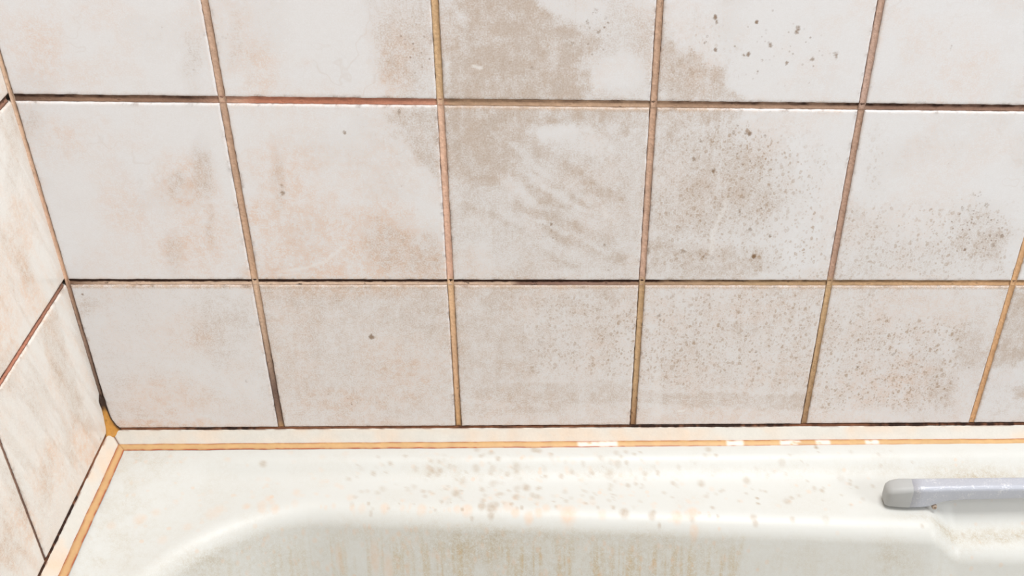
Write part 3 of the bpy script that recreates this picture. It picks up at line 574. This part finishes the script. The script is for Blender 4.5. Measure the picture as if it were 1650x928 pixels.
TAN = (205, 165, 128)
H = {0: ([(-146, (150, 110, 80)), (-110, (225, 190, 160)), (0, (230, 195, 165)), (200, (222, 185, 155)), (208, (150, 110, 90)), (260, (165, 125, 105)), (300, (175, 135, 105)), (310, (190, 150, 115)), (400, (205, 165, 115)), (600, (222, 170, 112)), (1400, TAN)],
         [(-146, .2), (300, .2), (600, .25)], [(-146, 2.6), (-60, 2.3), (100, 2.4), (215, 2.4), (300, 1.6), (330, .8), (600, .6), (1400, .5)]),
     1: ([(-146, (120, 90, 70)), (-90, (165, 125, 95)), (-20, (150, 110, 85)), (10, (215, 160, 130)), (25, (205, 125, 88)), (90, (200, 120, 84)), (148, (215, 145, 112)), (160, (190, 150, 112)), (300, (205, 165, 130)), (320, (185, 145, 112)), (450, (180, 140, 112)), (475, (155, 115, 92)), (600, (165, 122, 98)), (1400, TAN)],
         [(-146, .2), (600, .2)], [(-146, .9), (-20, .75), (10, .4), (150, .5), (310, .6), (450, .9), (600, .8), (1400, .5)]),
     2: ([(-146, TAN), (1400, TAN)], [(-146, .3), (1400, .3)], [(-146, .5), (1400, .5)]),
     3: ([(-146, TAN), (1400, TAN)], [(-146, .3), (1400, .3)], [(-146, .5), (1400, .5)])}
for i, (keys, lo, hi) in H.items():
    grout('B', False, i * P, XL + 0.003, 10 * P, J + 0.0008, keys, lo, hi, 100 + i * 31, wall_back)
V = {1: ([(-149, (190, 145, 90)), (-142, (150, 115, 90)), (-110, (120, 92, 78)), (-70, (185, 150, 122)), (0, (222, 182, 145)), (8, (205, 162, 125)), (150, (200, 160, 130)), (240, (205, 165, 135)), (600, TAN)],
         [(-149, .7), (-60, .6), (0, .35), (60, .6), (100, .35), (600, .3)], [(-149, .9), (-80, .8), (-20, .3), (150, .4), (600, .3)]),
     2: ([(-149, (205, 155, 92)), (-90, (222, 172, 125)), (0, (228, 182, 130)), (6, (228, 175, 145)), (150, (225, 180, 148)), (158, (212, 172, 122)), (240, (212, 168, 112)), (600, TAN)],
         [(-149, .9), (-60, .7), (0, .4), (600, .35)], [(-149, .9), (-60, .6), (0, .3), (240, .5), (600, .3)]),
     3: ([(-149, (165, 120, 75)), (-100, (200, 158, 105)), (0, (200, 160, 108)), (6, (208, 165, 138)), (150, (205, 162, 130)), (240, (200, 160, 128)), (600, TAN)],
         [(-149, 1.1), (0, .9), (5, .6), (240, .7), (600, .4)], [(-149, .6), (0, .4), (240, .5), (600, .3)]),
     4: ([(-149, (170, 130, 85)), (-60, (200, 158, 105)), (0, (205, 165, 112)), (6, (190, 148, 122)), (150, (188, 148, 122)), (160, (200, 162, 142)), (240, (195, 155, 130)), (600, TAN)],
         [(-149, 1.0), (0, .9), (5, .55), (240, .5), (600, .4)], [(-149, .4), (240, .3), (600, .3)]),
     5: ([(-149, (218, 160, 98)), (0, (222, 168, 108)), (150, (215, 165, 115)), (600, TAN)], [(-149, .6), (600, .3)], [(-149, .4), (600, .3)])}
for j in range(1, 11):
    keys, lo, hi = V.get(j, V[5])
    grout('B', True, (j - 1) * P, SEAM, rows[-1][1], J + 0.0008, keys, lo, hi, 300 + j * 37, wall_back, 0.0002)
# the internal corner
grout('B', True, XL + 0.0014, SEAM, rows[-1][1], 0.0034,
      [(-149, (150, 110, 60)), (-120, (110, 84, 66)), (-60, (160, 126, 104)), (-4, (180, 140, 110)), (4, (228, 180, 142)), (60, (222, 176, 142)), (150, (225, 185, 150)), (600, (215, 180, 150))],
      [(-149, 1.0), (-20, .7), (0, .5), (20, .2), (600, .2)], [(-149, 1.3), (-30, .7), (0, .4), (90, .6), (600, .4)], 777, wall_back, 0.0009)
LK = [(-0, (150, 105, 80)), (90, (205, 125, 90)), (300, (190, 130, 100)), (900, TAN)]
for i in range(0, 4):
    grout('L', False, i * P, 0.001, LEFTJ + 3 * P, J + 0.0006, [(k, c) for k, c in LK], [(0, .8), (900, .5)], [(0, .9), (900, .5)], 900 + i * 13, wall_left)
for j in range(0, 4):
    grout('L', True, LEFTJ + j * P, SEAM, rows[-1][1], 0.0040, [(-149, (120, 88, 70)), (0, (150, 112, 90)), (600, TAN)], [(-149, .9), (600, .5)], [(-149, .9), (600, .5)], 1000 + j * 13, wall_left)

# ------------------------------------------------------------------ sealing strips along the walls, with their sealant
def strip(name, axis, prof, length, colour_fn, mat, parent=None, step=0.0012, smooth=True):
    """prof: (distance from wall, height above rim); a runs along the wall from the corner, mitred there"""
    prof = np.array(prof); na = int(length / step)
    u = np.linspace(0, 1, na)
    U, K = np.meshgrid(u, np.arange(len(prof)), indexing='ij')
    D = prof[K, 0]; Hh = prof[K, 1]
    a = np.maximum(D, 0) + U * (length - np.maximum(D, 0))
    wob = (fbm(a * 1000 / 12, K * 0.0 + 2.0, 5 if axis == 'B' else 6, 3) - 0.5)
    D = D + np.where(D > 0.006, wob * 0.0009, 0)
    if axis == 'B': v = np.stack([XL + a, -D, RIM + Hh - 0.0016 * np.clip(a - 0.2, 0, 1)], -1)
    else: v = np.stack([XL + D, -a, RIM + Hh], -1)
    q = grid_quads(na, len(prof))
    if axis == 'L': q = q[:, ::-1]
    n = len(prof)
    caps = [list(range(n)), [(na - 1) * n + j for j in range(n)][::-1]]
    me = mesh_from(name, v.reshape(-1, 3), q, caps, smooth)
    c = colour_fn(a, K / (n - 1.0), np.maximum(prof[K, 0], 0))
    add_attr(me, 'tone', np.concatenate([c, np.ones(c.shape[:2] + (1,))], -1).reshape(-1, 4))
    return new_obj(name, me, mat, parent)

def strip_tone(seed, peach):
    def fn(a, t, dist):
        mm = a * 1000
        n = fbm(mm / 8, t * 4, seed, 4); n2 = fbm(mm / 30, t * 1.5, seed + 4, 3)
        c = np.empty(a.shape + (3,)); c[:] = lin((214, 211, 203))
        k = np.clip(peach * (0.2 + 0.9 * n) * sstep(0.3, 0.7, n2), 0, 1)[..., None]
        c = c * (1 - k) + lin((236, 198, 160)) * k
        ed = (0.6 * sstep(0.36, 0.26, t) * sstep(0.4, 0.65, n) + 0.9 * sstep(0.72, 0.84, t) * sstep(0.15, 0.5, n))[..., None]
        ed = np.clip(ed + sstep(0.0016, 0.0004, a - dist)[..., None], 0, 0.85)
        return c * (1 - ed) + lin((130, 80, 50)) * ed
    return fn

WHITE_BREAKS = [(0.403, 0.438), (0.535, 0.550), (0.583, 0.601), (0.615, 0.628), (0.660, 0.672)]
def bead_tone(seed, breaks, base):
    def fn(a, t, dist):
        mm = a * 1000
        n = fbm(mm / 7, t * 3, seed, 4)
        c = np.empty(a.shape + (3,)); c[:] = lin(base)
        c = c * (0.88 + 0.24 * n[..., None])
        w = np.zeros(a.shape)
        for b0, b1 in breaks:
            w = np.maximum(w, sstep(b0 - 0.001, b0 + 0.001, a) * (1 - sstep(b1 - 0.001, b1 + 0.001, a)))
        w = (w * sstep(0.2, 0.45, n) * 0.9)[..., None]
        c = c * (1 - w) + lin((240, 228, 218)) * w
        ed = (np.maximum(0.8 * sstep(0.45, 0.28, t), sstep(0.70, 0.93, t)) * (0.5 + 0.7 * sstep(0.3, 0.6, fbm(mm / 6, t * 0 + 1, seed + 5, 3))))[..., None]
        ed = np.clip(ed, 0, 1)
        return c * (1 - ed) + lin((165, 92, 62)) * ed
    return fn

STRIP = [(-0.006, 0.0004), (-0.006, 0.0110), (0.0002, 0.0113), (0.0008, 0.0111), (0.0013, 0.0104), (0.0025, 0.0088), (0.0045, 0.0061), (0.0065, 0.0035), (0.0078, 0.0020), (0.0083, 0.0014), (0.0085, 0.0008), (0.0085, 0.0003)]
BEAD = [(0.0070, 0.0003), (0.0074, 0.0016), (0.0082, 0.0022), (0.0092, 0.0023), (0.0104, 0.0021), (0.0118, 0.0016), (0.0130, 0.0010), (0.0138, 0.0006), (0.0143, 0.0002)]
LB, LL = 1.58, 0.70
trim_1 = strip('trim_1', 'B', STRIP, LB, strip_tone(11, 0.45), M_CAULK)
tag(trim_1, 'cream sealing strip along the foot of the long tiled wall', 'trim', 'structure')
b1 = strip('sealant_bead', 'B', BEAD, LB, bead_tone(12, WHITE_BREAKS, (204, 166, 116)), M_CAULK, trim_1)
b1['label'] = 'orange yellowed sealant bead at the foot of the strip'
trim_2 = strip('trim_2', 'L', STRIP, LL, strip_tone(21, 0.6), M_CAULK)
tag(trim_2, 'cream sealing strip along the foot of the left end wall', 'trim', 'structure')
b2 = strip('sealant_bead', 'L', BEAD, LL, bead_tone(22, [], (202, 162, 114)), M_CAULK, trim_2)
b2['label'] = 'orange yellowed sealant bead at the foot of the strip'

def seam(axis, length, keys, parent, seed):
    """black mouldy line where the lowest tiles meet the strip"""
    na = int(length / 0.0008); prof = np.array([(-0.004, 0.0108), (-0.0002, 0.0110), (0.0005, 0.0114), (0.0006, 0.0121), (0.0003, 0.0127), (-0.0008, 0.0131), (-0.004, 0.0132)])
    a = np.linspace(0.0005, length, na)
    A, K = np.meshgrid(a, np.arange(len(prof)), indexing='ij')
    n = fbm(A * 1000 / 5, K * 0.0, seed, 4)
    thick = np.interp(A * 1000, [k[0] for k in keys], [k[1] for k in keys]) * (0.3 + 1.3 * n)
    D = prof[K, 0]; Hh = 0.0119 + (prof[K, 1] - 0.0119) * (0.42 + 0.5 * thick) 
    D = np.where(D > -0.001, D + (thick - 0.7) * 0.0007, D)
    v = np.stack([XL + A, -D, RIM + Hh - 0.0016 * np.clip(A - 0.2, 0, 1)], -1) if axis == 'B' else np.stack([XL + D, -A, RIM + Hh], -1)
    me = mesh_from('mould_seam', v.reshape(-1, 3), grid_quads(na, len(prof)))
    t = sstep(0.35, 1.0, thick)[..., None]
    m = fbm(A * 1000 / 9, K * 0.3, seed + 3, 3)[..., None]
    c = lin((125, 82, 58)) * (1 - t) * (0.6 + 0.8 * m) + lin((46, 28, 20)) * t
    add_attr(me, 'tone', np.concatenate([c, np.ones(c.shape[:2] + (1,))], -1).reshape(-1, 4))
    o = new_obj('mould_seam', me, M_GROUT, parent)
    o['label'] = 'black mouldy line above the strip'
seam('B', LB, [(0, .45), (60, .5), (85, .9), (110, .95), (140, .5), (200, .5), (300, .6), (420, .6), (470, 1.0), (520, 1.1), (590, .75), (640, .5), (700, .9), (760, .8), (1600, .6)], trim_1, 55)
seam('L', LL, [(0, .35), (40, .4), (70, .7), (110, 1.0), (700, .8)], trim_2, 66)

# sealant smeared up the inside corner
def corner_sealant():
    nz, nt = 60, 14
    z = np.linspace(0.004, 0.050, nz); t = np.linspace(0, 1, nt)
    Zg, T = np.meshgrid(z, t, indexing='ij')
    r = 0.0028 + 0.0125 * np.exp(-np.maximum(Zg - 0.008, 0) / 0.0095) + 0.0016 * np.exp(-((Zg - 0.044) / 0.004) ** 2)
    r = r * (0.9 + 0.3 * (fbm(Zg * 1000 / 6, T * 2, 8, 3) - 0.5)) * sstep(0.0515, 0.046, Zg)
    # concave fillet between the two walls
    ang = T * math.pi / 2
    x = XL - 0.0004 + r * (1 - np.sin(ang)) + 0.0006; y = -(r * (1 - np.cos(ang))) - 0.0002
    v = np.stack([x, y, RIM + Zg], -1)
    me = mesh_from('corner_sealant', v.reshape(-1, 3), grid_quads(nz, nt))
    n = fbm(Zg * 1000 / 5, T * 3, 15, 4)
    c = lin((198, 142, 66)) * (0.6 + 0.8 * n[..., None])
    k = np.clip(sstep(0.030, 0.040, Zg) + 0.95 * sstep(0.26, 0.08, T) + 0.6 * sstep(0.6, 0.75, n), 0, 1)[..., None]
    c = c * (1 - k) + lin((52, 32, 20)) * k
    add_attr(me, 'tone', np.concatenate([c, np.ones(c.shape[:2] + (1,))], -1).reshape(-1, 4))
    o = new_obj('corner_sealant', me, M_CAULK, trim_1)
    o['label'] = 'brown yellow lump of old sealant in the corner'
corner_sealant()

# ------------------------------------------------------------------ bathtub
def tub_material():
    k = NT('cream_bath_acrylic')
    film, drop, spot, streak, _ = k.attr('dirt_a')
    g1 = k.noise(1000, 2, 0.7); g2 = k.noise(260, 3, 0.65); g3 = k.noise(40, 3, 0.6)
    col = k.mix(k.math('MULTIPLY', g3, 0.5), (0.64, 0.65, 0.63), (0.635, 0.635, 0.60))
    gg = k.math('MULTIPLY', k.math('SUBTRACT', k.math('ADD', k.math('MULTIPLY', g1, 0.55), k.math('MULTIPLY', g2, 0.45)), 0.5), 3.4)
    ff = k.math('MULTIPLY', k.math('MULTIPLY', film, k.math('ADD', 0.55, gg), True), 0.85)
    col = k.mix(ff, col, (0.45, 0.375, 0.26))
    sf = k.math('MULTIPLY', k.math('MULTIPLY', streak, k.math('ADD', 0.55, gg), True), 0.8)
    col = k.mix(sf, col, (0.50, 0.385, 0.215))
    d, r1, r2 = k.voro(120, k.scaled((1.0, 1.0, 0.75)))
    ring = k.math('MULTIPLY', k.math('SUBTRACT', 1.0, k.ss(d, 0.16, 0.30)), k.ss(r1, 0.55, 0.9))
    ring = k.math('MULTIPLY', ring, k.math('MULTIPLY', k.ss(k.noise(12, 2), 0.42, 0.62), 0.30))
    col = k.mix(ring, col, (0.72, 0.46, 0.28))
    col = k.mix(k.math('MULTIPLY', drop, k.math('ADD', 0.16, k.math('MULTIPLY', g2, 0.75))), col, (0.74, 0.47, 0.29))
    col = k.mix(k.math('MULTIPLY', spot, k.math('ADD', 0.3, k.math('MULTIPLY', g2, 1.2))), col, (0.36, 0.24, 0.13))
    rough = k.math('ADD', 0.40, k.math('MULTIPLY', k.math('MAXIMUM', ff, sf), 0.4))
    k.bump(k.math('MULTIPLY', k.noise(22, 1), 0.5), 0.25, 0.0006)
    return k.fin(col, rough, 0.45)
M_TUB = tub_material()

tub = bpy.data.objects.new('bathtub', None)
COL.objects.link(tub)
tub.location = (0.65, -0.35, 0.0)
tub.empty_display_size = 0.1
tag(tub, 'cream acrylic bathtub with dirty stained rim below the tiled wall', 'bathtub')

def under(o, root):
    o.parent = root
    o.matrix_parent_inverse = root.matrix_world.inverted()
    return o
bpy.context.view_layer.update()

TXL, TXR, TYB, TYF = XL + 0.0006, 1.45, -0.0006, -0.70
def loop_pts(il, ib, ir, jf, r):
    xl, xr, yb, yf = TXL + il, TXR - ir, TYB - ib, TYF + jf
    pts = []
    def arc(cx, cy, a0, a1, n):
        for i in range(n):
            a = a0 + (a1 - a0) * i / n
            pts.append((cx + r * math.cos(a), cy + r * math.sin(a)))
    def line(x0, y0, x1, y1, n, f=None):
        for i in range(n):
            t = i / n if f is None else f(i / n)
            pts.append((x0 + (x1 - x0) * t, y0 + (y1 - y0) * t))
    pi = math.pi
    arc(xl + r, yb - r, pi, pi / 2, 190)
    xm = 0.78
    line(xl + r, yb, xm, yb, 560)
    line(xm, yb, xr - r, yb, 50)
    arc(xr - r, yb - r, pi / 2, 0, 20)
    line(xr, yb - r, xr, yf + r, 12)
    arc(xr - r, yf + r, 0, -pi / 2, 20)
    line(xr - r, yf, xl + r, yf, 60)
    arc(xl + r, yf + r, -pi / 2, -pi, 30)
    line(xl, yf + r, xl, yb - r, 110, lambda t: 1 - (1 - t) ** 2)
    return np.array(pts)

def build_tub():
    IL, IB, IR, JF, R0 = 0.038, 0.058, 0.14, 0.07, 0.154
    L = []            # (xy, z, t on the shelf, depth below the shelf edge)
    def add(xy, z, t, dep): L.append((xy, np.full(len(xy), z), np.full(len(xy), t), np.full(len(xy), dep)))
    add(loop_pts(0.012, 0.012, 0.012, 0.012, 0.006), -0.030, 0, 0)
    add(loop_pts(0, 0, 0, 0, 0.008), -0.030, 0, 0)
    add(loop_pts(0, 0, 0, 0, 0.008), -0.004, 0, 0)
    add(loop_pts(0.001, 0.001, 0.001, 0.001, 0.008), -0.001, 0, 0)
    for t in np.linspace(0.03, 1, 74):
        add(loop_pts(IL * t, IB * t, IR * t, JF * t, 0.008 + (R0 - 0.008) * t), 0.0, t, 0)
    RR = 0.021; TH = math.radians(74)
    for th in np.linspace(0, TH, 20)[1:]:
        d = RR * math.sin(th)
        add(loop_pts(IL + d, IB + d, IR + d, JF + d, R0 - d), -RR * (1 - math.cos(th)), 1, RR * (1 - math.cos(th)))
    d0, z0 = RR * math.sin(TH), -RR * (1 - math.cos(TH))
    n = 110
    for i in range(1, n + 1):
        s = 0.30 * (i / n) ** 1.35
        d = d0 + s * math.cos(TH); z = z0 - s * math.sin(TH)
        add(loop_pts(IL + d, IB + d, IR + d, JF + d, max(R0 - d, 0.06)), z, 1, -z)
    d0, z0 = d, z
    for th in np.linspace(TH, 0, 10)[1:]:
        dd = d0 + 0.07 * (math.sin(TH) - math.sin(th)); zz = z0 - 0.07 * (math.cos(th) - math.cos(TH))
        add(loop_pts(IL + dd, IB + dd, IR + dd, JF + dd, max(R0 - dd, 0.03)), zz, 1, -zz)
    XY = np.array([l[0] for l in L]); Z = np.array([l[1] for l in L]); T = np.array([l[2] for l in L]); DEPTH = np.array([l[3] for l in L])
    X, Y = XY[..., 0], XY[..., 1]
    # the far edge leans a little away from the wall
    near_back = 1 - sstep(-0.25, -0.55, Y)
    Y = Y - 0.058 * np.clip(X - 0.05, -0.02, 0.62) * T * (1 - sstep(0.25, 0.6, -Y))
    b = -Y
    # raised outer ledge, then a shelf dipping towards the basin
    rise = np.logaddexp(0, (b - 0.0285) / 0.0030) * 0.0030
    zb = -0.0155 * (1 - np.exp(-rise / 0.0100))
    zl = -0.0125 * sstep(0.2, 1.0, T)
    fade = sstep(-0.125, -0.02, X) * (1 - sstep(0.16, 0.24, b)) * (1 - sstep(1.2, 1.35, X))
    Zs = np.where(T > 0, zl * (1 - fade) + zb * fade, 0)
    # hollow under the grip
    wx = sstep(0.550, 0.582, X) * (1 - sstep(0.80, 0.85, X)) * (1 - sstep(0.2, 0.3, b))
    hollow = sstep(0.060, 0.092, b) * (1 - sstep(0.02, 0.11, DEPTH))
    Zs = Zs - 0.021 * wx * np.where(T > 0, hollow, 0)
    V = np.stack([X, Y, RIM + Z + Zs], -1)
    nl, nc = X.shape
    i = np.arange(nl - 1)[:, None]; j = np.arange(nc)[None, :]; j2 = (j + 1) % nc
    q = np.stack([i * nc + j, (i + 1) * nc + j, (i + 1) * nc + j2, i * nc + j2], -1).reshape(-1, 4)
    me = mesh_from('basin', V.reshape(-1, 3), q, [[(nl - 1) * nc + k for k in range(nc)][::-1]])
    # dirt
    mx, my, dm = X * 1000, Y * 1000, DEPTH * 1000
    c = eval_marks(TUB_SPOTS, mx, my, 2.5, 23)
    shelf = 1 - sstep(4, 12, dm)
    n1 = fbm(mx / 9, (my - dm) / 9, 41, 4); n2 = fbm(mx / 35, (my - dm) / 35, 43, 3)
    run = fbm(mx / 2.4, dm / 45, 51, 4); run2 = fbm(mx / 7, dm / 80, 53, 3)
    film = 0.10 * n1 + 0.12 * sstep(0.5, 0.7, n2)
    inw = sstep(6, 14, dm)
    xband = np.interp(mx, [-120, -40, 60, 130, 180, 240, 330, 385, 400, 500, 560, 620], [.35, .35, .18, .35, .55, .5, .55, .5, .15, .2, .12, .1])
    film = film + inw * xband * (0.3 + 1.1 * n1)
    film = film + 0.55 * np.exp(-((mx - 170) / 32) ** 2 - ((dm - 26) / 16) ** 2) * (0.4 + n1)
    film = film + 0.5 * sstep(20, -70, mx) * np.exp(-((dm - 14) / 12) ** 2) * (0.3 + n1) * (-my < 190)
    film = film + shelf * 0.22 * np.exp(-((my + 37) / 5) ** 2) * sstep(60, 160, mx) * (0.3 + 1.2 * n1)
    film = film + 1.1 * np.exp(-((mx - 612) / 48) ** 2 - ((my + 45) / 8) ** 2) * (0.2 + n1) * shelf
    film = film + 1.1 * sstep(545, 572, mx) * np.exp(-((b * 1000 - 93) / 8.0) ** 2) * (0.25 + n1) * (dm < 20)
    film = film + 0.5 * np.exp(-((mx - 520) / 14) ** 2 - ((dm - 30) / 18) ** 2) * (0.2 + n1)
    film = film + 0.45 * np.exp(-((mx - 537) / 16) ** 2 - ((my + 88) / 3.5) ** 2) * (dm < 6)
    film = film + 0.25 * sstep(-60, -130, mx) * sstep(0.4, 0.65, n1) * shelf
    streak = inw * np.interp(mx, [-60, 20, 130, 200, 385, 400, 560, 600], [.25, .45, .8, .95, .9, .12, .2, .08]) * sstep(0.44, 0.68, run) * (0.35 + 0.9 * run2) * sstep(8, 40, dm) * 1.2
    streak = np.clip(streak + inw * 0.6 * np.exp(-((mx - 396 + dm * 0.16) / 2.0) ** 2) * sstep(8, 20, dm), 0, 1)
    # dried drops scattered over the ledge, thicker in the middle of the wall
    r = np.random.default_rng(31)
    for _ in range(420):
        u = r.random()
        x = r.normal(215, 90) if u < 0.6 else r.uniform(-120, 560)
        y = -r.uniform(20, 74); rad = r.uniform(0.8, 2.3); w = r.uniform(0.12, 0.5)
        s = (np.abs(mx - x) < rad * 2) & (np.abs(my - y) < rad * 3) & (dm < 6)
        m = w * (1 - sstep(rad * 0.5, rad * 1.1, np.hypot(mx[s] - x, (my[s] - y) * 0.75)))
        key = 'S' if (x > 60 and r.random() < 0.6) else 'Q'
        c[key][s] = np.maximum(c[key][s], m)
    for _ in range(380):
        x = r.uniform(-40, 380); dd = 12 + abs(r.normal(0, 45)); rad = r.uniform(0.9, 2.2); w = r.uniform(0.15, 0.5)
        s = (np.abs(mx - x) < rad * 2) & (np.abs(dm - dd) < rad * 5) & (dm > 3) & (-my < 190)
        m = w * (1 - sstep(rad * 0.5, rad * 1.1, np.hypot(mx[s] - x, (dm[s] - dd) * 0.55)))
        c['Q'][s] = np.maximum(c['Q'][s], m)
    add_attr(me, 'dirt_a', np.stack([np.clip(film, 0, 1), np.clip(c['Q'], 0, 1), np.clip(c['S'], 0, 1), streak], -1).reshape(-1, 4))
    o = new_obj('basin', me, M_TUB)
    under(o, tub)
build_tub()
panel = under(new_obj('bath_panel', box_mesh('bath_panel', (TXL, TYF + 0.016, 0.0), (TXR, TYF + 0.024, RIM - 0.012)), plain('bath_panel_acrylic', (0.80, 0.79, 0.73), 0.3)), tub)

# ------------------------------------------------------------------ grip handle, fixed to the tub
def handle_material():
    k = NT('silver_grey_grip')
    g = k.noise(700, 2, 0.7); g2 = k.noise(110, 3)
    col = k.mix(k.math('MULTIPLY', k.ss(g, 0.35, 0.65), 0.35), (0.50, 0.52, 0.585), (0.56, 0.58, 0.635))
    lime = k.math('MULTIPLY', k.ss(k.math('ADD', k.math('MULTIPLY', g, 0.5), k.math('MULTIPLY', g2, 0.5)), 0.53, 0.64), 0.6)
    col = k.mix(lime, col, (0.72, 0.72, 0.74))
    k.bump(k.math('ADD', k.math('MULTIPLY', g, 0.5), lime), 0.3, 0.0005)
    return k.fin(col, k.math('ADD', 0.32, k.math('MULTIPLY', lime, 0.3)), 0.5, 0.25)
M_GRIP = handle_material()
M_CAPM = plain('grey_grip_end', (0.47, 0.475, 0.47), 0.5)

def rr_section(y0, y1, z0, z1, r, n=6):
    pts = []
    for cx, cz, a0 in ((y1 - r, z1 - r, 0), (y0 + r, z1 - r, 90), (y0 + r, z0 + r, 180), (y1 - r, z0 + r, 270)):
        for i in range(n + 1):
            a = math.radians(a0 + 90 * i / n)
            pts.append((cx + r * math.cos(a), cz + r * math.sin(a)))
    return pts

def loft(name, secs, mat, parent, shear=None, smooth=True):
    """secs: (x, y0, y1, z0, z1, r)"""
    V = []; n = None
    for (x, y0, y1, z0, z1, r, sh) in secs:
        p = rr_section(y0, y1, z0, z1, r); n = len(p)
        V += [(x + sh * (y1 - y), y, RIM + z) for y, z in p]
    V = np.array(V); m = len(secs)
    i = np.arange(m - 1)[:, None]; j = np.arange(n)[None, :]; j2 = (j + 1) % n
    q = np.stack([i * n + j, i * n + j2, (i + 1) * n + j2, (i + 1) * n + j], -1).reshape(-1, 4)
    me = mesh_from(name, V, q, [list(range(n))[::-1], [(m - 1) * n + k for k in range(n)]], smooth)
    o = new_obj(name, me, mat)
    return o

HX0, HX1 = 0.518, 0.858
def build_handle():
    root = bpy.data.objects.new('grip_handle', None)
    COL.objects.link(root); root.empty_display_size = 0.05
    root.location = ((HX0 + HX1) / 2, -0.074, RIM)
    under(root, tub)
    root['label'] = 'silver grey grip bar fixed to the bath rim'
    bpy.context.view_layer.update()
    base = [(0.0205, -0.10, -0.0818, -0.066, -0.0135, 0.0096), (0.030, -0.05, -0.0818, -0.066, -0.0133, 0.0098), (0.036, 0.0, -0.0818, -0.066, -0.0125, 0.0098),
            (0.041, 0.0, -0.0815, -0.066, -0.0105, 0.0098), (0.048, 0.0, -0.0814, -0.066, -0.0072, 0.0098), (0.060, 0.0, -0.0812, -0.066, -0.0058, 0.0098), (0.10, 0.0, -0.0810, -0.066, -0.0052, 0.0098), (0.17, 0.0, -0.0810, -0.066, -0.0048, 0.0098)]
    half = [(HX0 + d, y0, y1, z0, z1, 0.0042, sh) for d, sh, y0, y1, z0, z1 in base]
    other = [(HX1 - d, y0, y1, z0, z1, 0.0042, -sh) for d, sh, y0, y1, z0, z1 in base][:-1][::-1]
    bar = loft('bar', half + other, M_GRIP, root)
    under(bar, root)
    for s in (1, -1):
        x0 = HX0 if s > 0 else HX1
        ss = [(x0 + s * d, y0, y1, z0, z1, r, s * sh) for d, sh, y0, y1, z0, z1, r in
              [(-0.0010, -0.05, -0.0760, -0.0665, -0.0110, 0.0010, 0.003), (0.0000, -0.05, -0.0785, -0.0650, -0.0132, 0.0040, 0.004), (0.0030, -0.06, -0.0800, -0.0640, -0.0138, 0.0062, 0.0045),
               (0.0100, -0.08, -0.0812, -0.0640, -0.0138, 0.0082, 0.0045), (0.0200, -0.10, -0.0820, -0.0657, -0.0136, 0.0096, 0.0042), (0.0230, -0.10, -0.0812, -0.0662, -0.0130, 0.0090, 0.0038)]]
        if s < 0: ss = ss[::-1]
        cap = loft('end_cap', ss, M_CAPM, root)
        cap['label'] = 'dull grey rounded end block of the grip'
        under(cap, root)
        # small rusty screw in the foot
        n = 14
        cx, cy, cz = x0 + s * 0.041, -0.0800, RIM - 0.0118
        V = [(cx, cy - 0.0016, cz + 0.0)]
        V = []
        for rr, dy in ((0.0022, 0.003), (0.0022, -0.0002), (0.0017, -0.0011), (0.0007, -0.0011), (0.0006, -0.0005)):
            V += [(cx + rr * math.cos(2 * math.pi * i / n), cy + dy - 0.001, cz + rr * math.sin(2 * math.pi * i / n)) for i in range(n)]
        m = 5
        ii = np.arange(m - 1)[:, None]; jj = np.arange(n)[None, :]; j2 = (jj + 1) % n
        q = np.stack([ii * n + jj, (ii + 1) * n + jj, (ii + 1) * n + j2, ii * n + j2], -1).reshape(-1, 4)
        me = mesh_from('screw', np.array(V), q, [[(m - 1) * n + k for k in range(n)]])
        o = new_obj('screw', me, M_RUST); under(o, root)
        o['label'] = 'small rusty fixing screw'
M_RUST = plain('rusty_steel', (0.42, 0.33, 0.26), 0.7)
build_handle()
